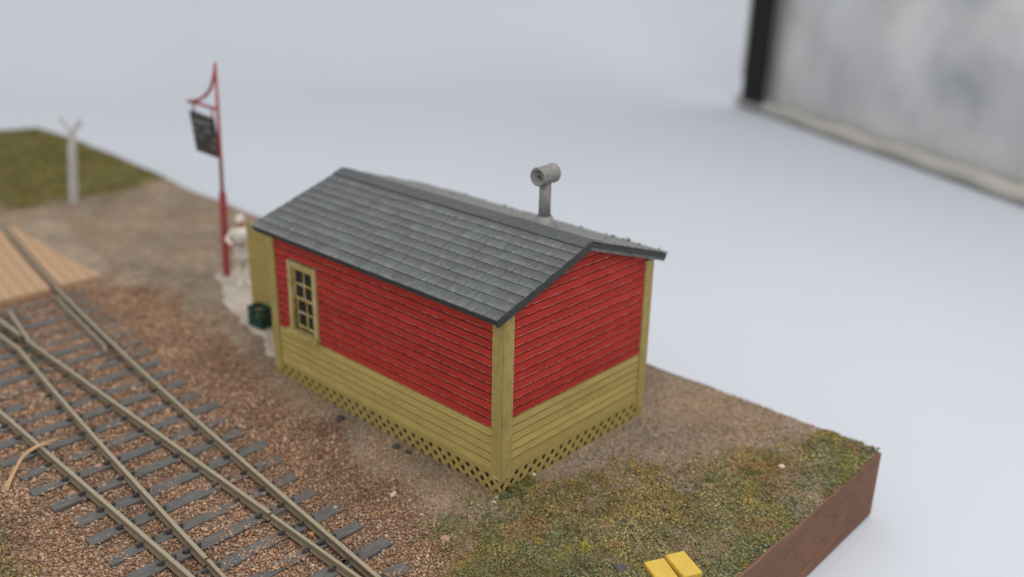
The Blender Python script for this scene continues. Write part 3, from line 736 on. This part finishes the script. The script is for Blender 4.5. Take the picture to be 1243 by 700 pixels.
# yellow plates near the front edge
M_GREYST = simple('dark_grey_stone', (.065, .065, .068), (.11, .11, .112), 9, .85, bump=.8, bd=.02)
def yplate(loc, rz, tilt, sx2, sy2, t_, lab):
    o = obj('yellow_block', box(-sx2/2, sx2/2, -sy2/2, sy2/2, 0, t_, .006, 2), M_YEL, None, loc, (tilt[0], tilt[1], rz)); tag(o, lab, 'block', 'yellow blocks at the diorama edge'); return o
yplate((2.77, .39, hz(2.77, .39)+.03), R(-24), (R(-2), R(3)), .44, .27, .10, 'higher right-hand yellow painted block at the front of the grass')
yplate((2.635, .125, hz(2.62, .08)+.0), R(-29), (R(1), R(1)), .46, .28, .085, 'lower left-hand yellow painted block beside the dark grey stone')
bm = bmesh.new(); stone_bm(bm, Vector((0, 0, 0)), .13, .5, 2); o = obj('stone', bm_mesh(bm), M_GREYST, None, (2.22, -.13, hz(2.22, -.13)+.02)); tag(o, 'dark grey stone in the grass beside the yellow blocks', 'stone')
# loose stones one can pick out
M_PALE = simple('pale_pebble', (.60, .52, .42), (.45, .38, .30), 12, .85, bump=.5)
M_ORNG = simple('orange_pebble', (.48, .25, .13), (.38, .18, .09), 12, .85, bump=.5)
M_BLKST = simple('black_cinder', (.035, .033, .032), (.07, .065, .06), 12, .9, bump=.8)
M_PINK = simple('pinkish_pebble', (.40, .25, .19), (.30, .18, .13), 12, .85, bump=.5)
for (x, y, s, mt, lab) in ((2.47, 3.48, .055, M_PALE, 'pale pebble in the brown dirt near the grass border'), (-.02, .70, .062, M_PALE, 'pale pebble in the green tuft beside the gable lattice'),
    (.60, .0, .035, M_PALE, 'small white pebble in the grass in front of the near shed corner'), (1.02, -.12, .032, M_ORNG, 'small orange pebble in the grass in front of the shed'),
    (-3.36, -.22, .085, M_BLKST, 'black cinder lump beside the middle of the front lattice'), (-2.05, -.16, .07, M_BLKST, 'larger black cinder by the front lattice nearer the corner'),
    (-1.80, -.14, .05, M_BLKST, 'small black cinder by the front lattice nearest the corner post'), (-1.25, -.92, .06, M_PALE, 'pale pebble on the ballast beside the shed track'),
    (.02, -1.10, .085, M_PINK, 'pinkish chunk on the ballast in front of the near corner'), (1.05, 1.62, .05, M_PINK, 'pinkish pebble in the dirt beside the grass'),
    (-4.95, -3.47, .075, M_PINK, 'pinkish chunk between the left rail and the closure rail'), (-4.55, -4.05, .07, M_PINK, 'pinkish chunk beside the left rail near the straw'),
    (-1.35, -2.25, .05, M_ORNG, 'orange chunk wedged between the two right rails'), (-8.35, -1.66, .07, M_BLKST, 'black cinder at the end of the guard rail'),
    (.05, -.18, .035, M_PALE, 'white pebble right below the near corner post')):
    bm = bmesh.new(); stone_bm(bm, Vector((0, 0, 0)), s, .75, 2); o = obj('pebble', bm_mesh(bm), mt, None, (x, y, hz(x, y)+s*.35)); tag(o, lab, 'pebble', 'loose pebbles on the ground')
# straw
bm = bmesh.new()
for k in range(3):
    q = [(-5.22+.02*k, -4.80+.03*k, -.19), (-5.55+.03*k, -4.50, -.10), (-5.80+.04*k, -4.20-.02*k, .02), (-5.88+.05*k, -3.93-.03*k, .05+.012*k), (-5.86+.10*k, -3.62-.10*k, .05+.03*k)]
    pts = [Vector(p) for p in q]; sm = []
    for i in range(len(pts)-1):
        p0, p1, p2, p3 = pts[max(i-1, 0)], pts[i], pts[i+1], pts[min(i+2, len(pts)-1)]
        for s in np.linspace(0, 1, 6)[:-1]:
            s = float(s); sm.append(.5*((2*p1)+(p2-p0)*s+(2*p0-5*p1+4*p2-p3)*s*s+(3*p1-p0-3*p2+p3)*s**3))
    sm.append(pts[-1]); add_tube(bm, sm, [.013*min(1, (len(sm)-i_)/6+.25) for i_ in range(len(sm))], 6)
o = obj('straw', bm_mesh(bm, smooth=True), M_STRAW); tag(o, 'split dry tan straw bent over the left rail', 'straw')

# ------------------------------------------------------------------ the figure
def skin_mesh(V_, E_, Rd, root=0, sub=2):
    me = bpy.data.meshes.new('skin'); me.from_pydata(V_, E_, []); o = bpy.data.objects.new('tmp', me); COL.objects.link(o)
    md = o.modifiers.new('skin', 'SKIN'); md.use_smooth_shade = True; md.branch_smoothing = .6
    for i, r_ in enumerate(Rd):
        sv = me.skin_vertices[0].data[i]; sv.radius = (r_, r_) if not isinstance(r_, tuple) else r_; sv.use_root = (i == root)
    s = o.modifiers.new('sub', 'SUBSURF'); s.levels = sub; s.render_levels = sub
    dg = bpy.context.evaluated_depsgraph_get(); dg.update(); me2 = bpy.data.meshes.new_from_object(o.evaluated_get(dg)); bpy.data.objects.remove(o)
    for p in me2.polygons: p.use_smooth = True
    return me2
def person(loc, rz):
    V_ = []; E_ = []; Rd = []
    def nd(p, r_, par=None): V_.append(p); Rd.append(r_); i = len(V_)-1; E_.append((par, i)) if par is not None else None; return i
    pel = nd((0, 0, .90), (.155, .115)); ab = nd((0, 0, 1.05), (.14, .10), pel); ch = nd((0, -.01, 1.26), (.165, .115), ab); ns_ = nd((0, 0, 1.39), (.10, .075), ch)
    nk = nd((0, -.01, 1.46), .055, ns_); jw = nd((0, -.03, 1.53), (.068, .075), nk); hm = nd((0, -.025, 1.60), (.078, .092), jw); ht = nd((0, -.01, 1.69), (.066, .078), hm)
    nose = nd((0, -.125, 1.585), .014, hm)
    for s in (-1, 1):
        ear = nd((s*.088, -.01, 1.59), .014, hm)
        hip = nd((s*.09, 0, .84), .10, pel); kn = nd((s*.105, -.02, .47), .068, hip); an = nd((s*.11, .01, .09), .045, kn); to = nd((s*.13, -.16, .035), .038, an)
        sh = nd((s*.19, 0, 1.36), .062, ns_); el = nd((s*.34, -.05, 1.16), .047, sh); wr = nd((s*.17, -.25, 1.10), .032, el); pm = nd((s*.10, -.28, 1.11), .030, wr)
        for k, (dx, dz, l_) in enumerate(((0, .03, .075), (0, .012, .085), (0, -.008, .08), (0, -.026, .062))):
            a_ = nd((s*.06, -.285, 1.11+dz), .0095, pm); b_ = nd((s*(.06-l_*.6), -.30, 1.11+dz), .009, a_); nd((s*(.06-l_*.8), -.275, 1.108+dz), .008, b_)
        th = nd((s*.115, -.295, 1.15), .011, pm); nd((s*.085, -.31, 1.175), .0095, th)
    return skin_mesh(V_, E_, Rd)
t = NT('figure_paint'); sx = t.n('ShaderNodeSeparateXYZ'); t.l(t.coord('Object'), sx.inputs[0])
mz = t.ramp(sx.outputs[2], [(0, (0, 0, 0))]); zz = t.math('GREATER_THAN', sx.outputs[2], 1.46)
hand = t.math('MULTIPLY', t.math('LESS_THAN', sx.outputs[1], -.255), t.math('GREATER_THAN', sx.outputs[2], 1.0))
M_FIG = t.fin(t.mix(t.math('MAXIMUM', zz, hand), (.60, .56, .50), (.50, .21, .13)), .7)
M_COAT = simple('white_work_coat', (.62, .59, .54), (.50, .47, .42), 4, .8); M_APR = simple('grey_bundle', (.24, .23, .22), (.32, .31, .29), 6, .8)
pr = empty('person', (-9.35, 1.86, .12), (0, 0, R(46))); pr.scale = (.92, .92, .90); tag(pr, 'person in white cap and work clothes holding a bundle beside the sign post', 'person')
obj('body', person(None, 0), M_FIG, pr)
# coat: a skirted shell around the trunk
bm = bmesh.new()
prof = [(.205, .150, .62), (.19, .140, .80), (.175, .130, .98), (.185, .135, 1.15), (.20, .138, 1.28), (.165, .115, 1.38), (.085, .08, 1.445)]
rw_ = [[bm.verts.new((a_*math.cos(2*math.pi*i/20)*(1+.04*math.sin(5*i+z*9)), b_*math.sin(2*math.pi*i/20)-.008, z)) for i in range(20)] for a_, b_, z in prof]
for p_, q_ in zip(rw_, rw_[1:]):
    for i in range(20): bm.faces.new((p_[i], p_[(i+1) % 20], q_[(i+1) % 20], q_[i]))
o = obj('coat', bm_mesh(bm, smooth=True), M_COAT, pr); o.modifiers.new('s', 'SOLIDIFY').thickness = .012
bm = bmesh.new(); add_lathe(bm, [(.0, 1.745), (.06, 1.74), (.096, 1.705), (.100, 1.645), (.115, 1.63), (.088, 1.63)], 20)
v = [bm.verts.new(p) for p in ((-.085, -.06, 1.645), (-.06, -.15, 1.632), (0, -.175, 1.628), (.06, -.15, 1.632), (.085, -.06, 1.645))]
f = bm.faces.new(v); r_ = bmesh.ops.extrude_face_region(bm, geom=[f]); bmesh.ops.translate(bm, verts=[e for e in r_['geom'] if isinstance(e, bmesh.types.BMVert)], vec=(0, 0, .012))
obj('cap', bm_mesh(bm, smooth=False), M_COAT, pr)
bm = bmesh.new(); stone_bm(bm, Vector((0, 0, 0)), .11, 1.0, 2); o = obj('bundle', bm_mesh(bm, smooth=True), M_APR, None, Vector((-9.35, 1.86, .12))+Matrix.Rotation(R(46), 3, 'Z') @ Vector((0, -.23, 1.06)))
tag(o, 'small grey bundle held in the hands of the white-clad person', 'bundle')

# ------------------------------------------------------------------ loose cover: ballast, grit, turf
OCT = np.array([(1,0,0),(-1,0,0),(0,1,0),(0,-1,0),(0,0,1),(0,0,-1)], float)
OF = np.array([(0,2,4),(2,1,4),(1,3,4),(3,0,4),(2,0,5),(1,2,5),(3,1,5),(0,3,5)])
def in_view(x, y, pad=.06):
    d = np.stack((x-CAM.x, y-CAM.y, -.1-CAM.z*np.ones_like(x)), -1); f_ = np.array(cf); z = d@f_
    u = d@np.array(cr)/z/(621.5/1157.2); v = d@np.array(cu)/z/(350/1157.2)
    return (z > 0) & (abs(u) < 1+pad) & (abs(v) < 1+pad*1.5)
def scatter(dens, far):
    n = int(dens*(X1-X0)*(Y1-Y0)); x = rng.uniform(X0+.05, X1-.02, n); y = rng.uniform(Y0, Y1-.02, n)
    k = in_view(x, y, .15); x, y = x[k], y[k]
    dist = np.sqrt((x-CAM.x)**2+(y-CAM.y)**2+CAM.z**2)
    k = rng.random(len(x)) < np.clip((far/dist)**2.2, 0, 1); return x[k], y[k], dist[k]
def off_objects(x, y):
    bad = (x > -L+.0) & (x < 0.0) & (y > .0) & (y < W)
    bad |= (x > -17.5) & (x < -12.4) & (y < railA(x)+1.32) & (y > railA(x)-1.42)
    for d in (0, -1.435): bad |= abs(y-railA(np.clip(x, -28, 2))-d) < .05
    bad |= (abs(y-YD) < .05) | (abs(y-YB) < .05)
    return ~bad
def grains(name, x, y, s, col, lift, aspect=(.7, 1.3), flat=.8, kind_label=None, cat=None, mat=M_GRAIN):
    n = len(x); v = OCT[None]*rng.uniform(.65, 1.25, (n, 6, 1))*np.stack((rng.uniform(*aspect, n), rng.uniform(.7, 1., n), rng.uniform(.55, 1., n)*flat), -1)[:, None]
    v = v+rng.normal(0, .18, (n, 6, 3))
    a = rng.uniform(0, 6.283, n); b = rng.normal(0, .6, n)
    ca, sa, cb, sb_ = np.cos(a), np.sin(a), np.cos(b), np.sin(b)
    vx, vy, vz = v[..., 0], v[..., 1], v[..., 2]
    vy, vz = vy*cb[:, None]-vz*sb_[:, None], vy*sb_[:, None]+vz*cb[:, None]
    vx, vy = vx*ca[:, None]-vy*sa[:, None], vx*sa[:, None]+vy*ca[:, None]
    P = np.stack((vx, vy, vz), -1)*s[:, None, None]; P += np.stack((x, y, fineh(x, y)+lift), -1)[:, None]
    F_ = OF[None]+(np.arange(n)*6)[:, None, None]; C = np.repeat(col, 6, 0)
    o = obj(name, np_mesh(name, P.reshape(-1, 3), F_.reshape(-1, 3), C), mat); tag(o, kind_label, cat, None, 'stuff'); return o
def pick(P, n): c = P[rng.integers(0, len(P), n)]; return c*rng.uniform(.68, 1.28, (n, 1))
tie_x = np.array([q[0] for q in TIES])
# ballast
x, y, d = scatter(2500, 10.5); b, g_, n1, n2 = zones(x, y); k = (rng.random(len(x)) < b*(1-.7*g_)) & off_objects(x, y)
ti = np.abs(x[:, None]-tie_x[None]).min(1) < .108; on = ti & (y > -4.42) & (y < railA(x)+.5)
cov = fbm(x+4, y+8, .55, 3); k &= ~(on & (rng.random(len(x)) > np.where(cov > .56, .8, .05)))
x, y, d, on = x[k], y[k], d[k], on[k]; s = rng.uniform(.010, .025, len(x))*np.clip(d/11, 1, 1.5)*np.where(rng.random(len(x)) < .05, 1.5, 1)
grains('ballast_gravel', x, y, s, pick(PB, len(x))*(.56+.66*fbm(x, y, .9, 3))[:, None], np.where(on, .012+np.where(cov[k] > .56, .025, .01), s*.25+.006), kind_label='reddish brown crushed ballast gravel around the ties', cat='gravel')
# grit
x, y, d = scatter(2100, 10.5); b, g_, n1, n2 = zones(x, y); k = (rng.random(len(x)) < (1-b)*(1-g_*.75)) & off_objects(x, y)
x, y, d = x[k], y[k], d[k]; s = rng.uniform(.007, .019, len(x))*np.clip(d/11, 1, 1.4)
c = pick(PD, len(x))*(.62+.75*fbm(x+5, y+5, 1.2, 4))[:, None]; w_ = sstep(.5, .65, fbm(x-40, y+12, .9, 3))[:, None]; c = c*(1-w_)+c*np.array((1.12, .97, .84))*w_; q = rng.random(len(x)) < .04; c[q] = pick(np.array([(.45, .38, .30), (.34, .18, .10)]), q.sum())
grains('dirt_grit', x, y, s, c, s*.25, kind_label='pale brown sandy grit around the shed', cat='dirt')
# turf crumbs
x, y, d = scatter(4200, 10.5); b, g_, n1, n2 = zones(x, y); k = (rng.random(len(x)) < g_) & off_objects(x, y)
x, y, d, n1 = x[k], y[k], d[k], n1[k]; s = rng.uniform(.008, .024, len(x))*np.clip(d/11, 1, 1.6)
c = pick(PG, len(x))*1.1; c = np.where((x < -17)[:, None], c*np.array((.72, .80, .6)), c); q = (fbm(x+31, y, .8, 3) < .42)[:, None]; c = np.where(q, c*np.array((.90, .98, 1.04)), c*np.array((1.08, 1.03, .92)))
yq = fbm(x-11, y+44, .33, 2) > .66; c[yq] = c[yq]*.6+np.array((.16, .125, .025))*rng.uniform(.5, 1, (yq.sum(), 1))
q = rng.random(len(x)) < .07; c[q] = pick(np.array([(.34, .18, .09), (.30, .24, .18)]), q.sum())
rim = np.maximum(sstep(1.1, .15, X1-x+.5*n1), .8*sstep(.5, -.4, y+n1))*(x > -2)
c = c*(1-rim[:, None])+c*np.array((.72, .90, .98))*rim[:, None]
og = sstep(.60, .72, fbm(x+23, y-51, .55, 3))*(x > -2); c = c*(1-.6*og[:, None])+np.array((.34, .19, .085))*rng.uniform(.6, 1.1, (len(x), 1))*.6*og[:, None]
c = c*(.55+.9*fbm(x-3, y+3, .45, 3))[:, None]
ex = np.zeros(len(x))
for (mx, my, mr, mh, mc, nn) in ((.10, .24, .14, .10, (.13, .125, .05), 900), (.02, .50, .12, .10, (.15, .14, .05), 700), (.06, .02, .09, .06, (.10, .105, .055), 350), (1.62, -.13, .075, .06, (.26, .235, .055), 320), (1.50, -.30, .06, .04, (.20, .17, .05), 200), (1.89, 2.42, .09, .06, (.10, .11, .055), 300), (2.25, 3.0, .10, .05, (.11, .115, .05), 300), (.85, .95, .08, .04, (.16, .13, .05), 240), (.45, .62, .07, .04, (.17, .15, .06), 200), (1.25, 1.0, .08, .05, (.13, .125, .06), 260), (1.1, -.42, .08, .05, (.24, .19, .05), 260)):
    rr_ = mr*np.sqrt(rng.random(nn)); th = rng.uniform(0, 6.283, nn); x = np.append(x, mx+rr_*np.cos(th)); y = np.append(y, my+rr_*np.sin(th))
    ex = np.append(ex, mh*np.sqrt(np.clip(1-(rr_/mr)**2, 0, 1))*rng.uniform(.2, 1, nn)); c = np.concatenate((c, np.array(mc)*rng.uniform(.6, 1.5, (nn, 1)))); s = np.append(s, rng.uniform(.008, .02, nn))
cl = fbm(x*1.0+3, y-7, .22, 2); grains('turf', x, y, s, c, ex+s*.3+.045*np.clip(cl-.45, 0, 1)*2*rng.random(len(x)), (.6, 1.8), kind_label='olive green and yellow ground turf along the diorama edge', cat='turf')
# short turf fibres
x, y, d = scatter(3600, 10.0); b, g_, n1, n2 = zones(x, y); k = (rng.random(len(x)) < np.maximum(g_*1.0, .10*(1-b))) & off_objects(x, y); x, y, d = x[k], y[k], d[k]
n = len(x); hgt = rng.uniform(.025, .075, n); a = rng.uniform(0, 6.283, n); le = rng.normal(0, .035, (n, 2)); wd_ = rng.uniform(.004, .008, n)*np.clip(d/11, 1, 1.5); z = fineh(x, y)
P = np.zeros((n, 3, 3)); P[:, 0] = np.stack((x-wd_*np.cos(a), y-wd_*np.sin(a), z-.005), -1); P[:, 1] = np.stack((x+wd_*np.cos(a), y+wd_*np.sin(a), z-.005), -1); P[:, 2] = np.stack((x+le[:, 0], y+le[:, 1], z+hgt), -1)
c = pick(PG, n)*1.1
o = obj('turf_fibres', np_mesh('turf_fibres', P.reshape(-1, 3), np.arange(n*3).reshape(n, 3), np.repeat(c, 3, 0)), M_TURF); tag(o, 'short dry olive grass fibres standing in the turf', 'grass', None, 'stuff')
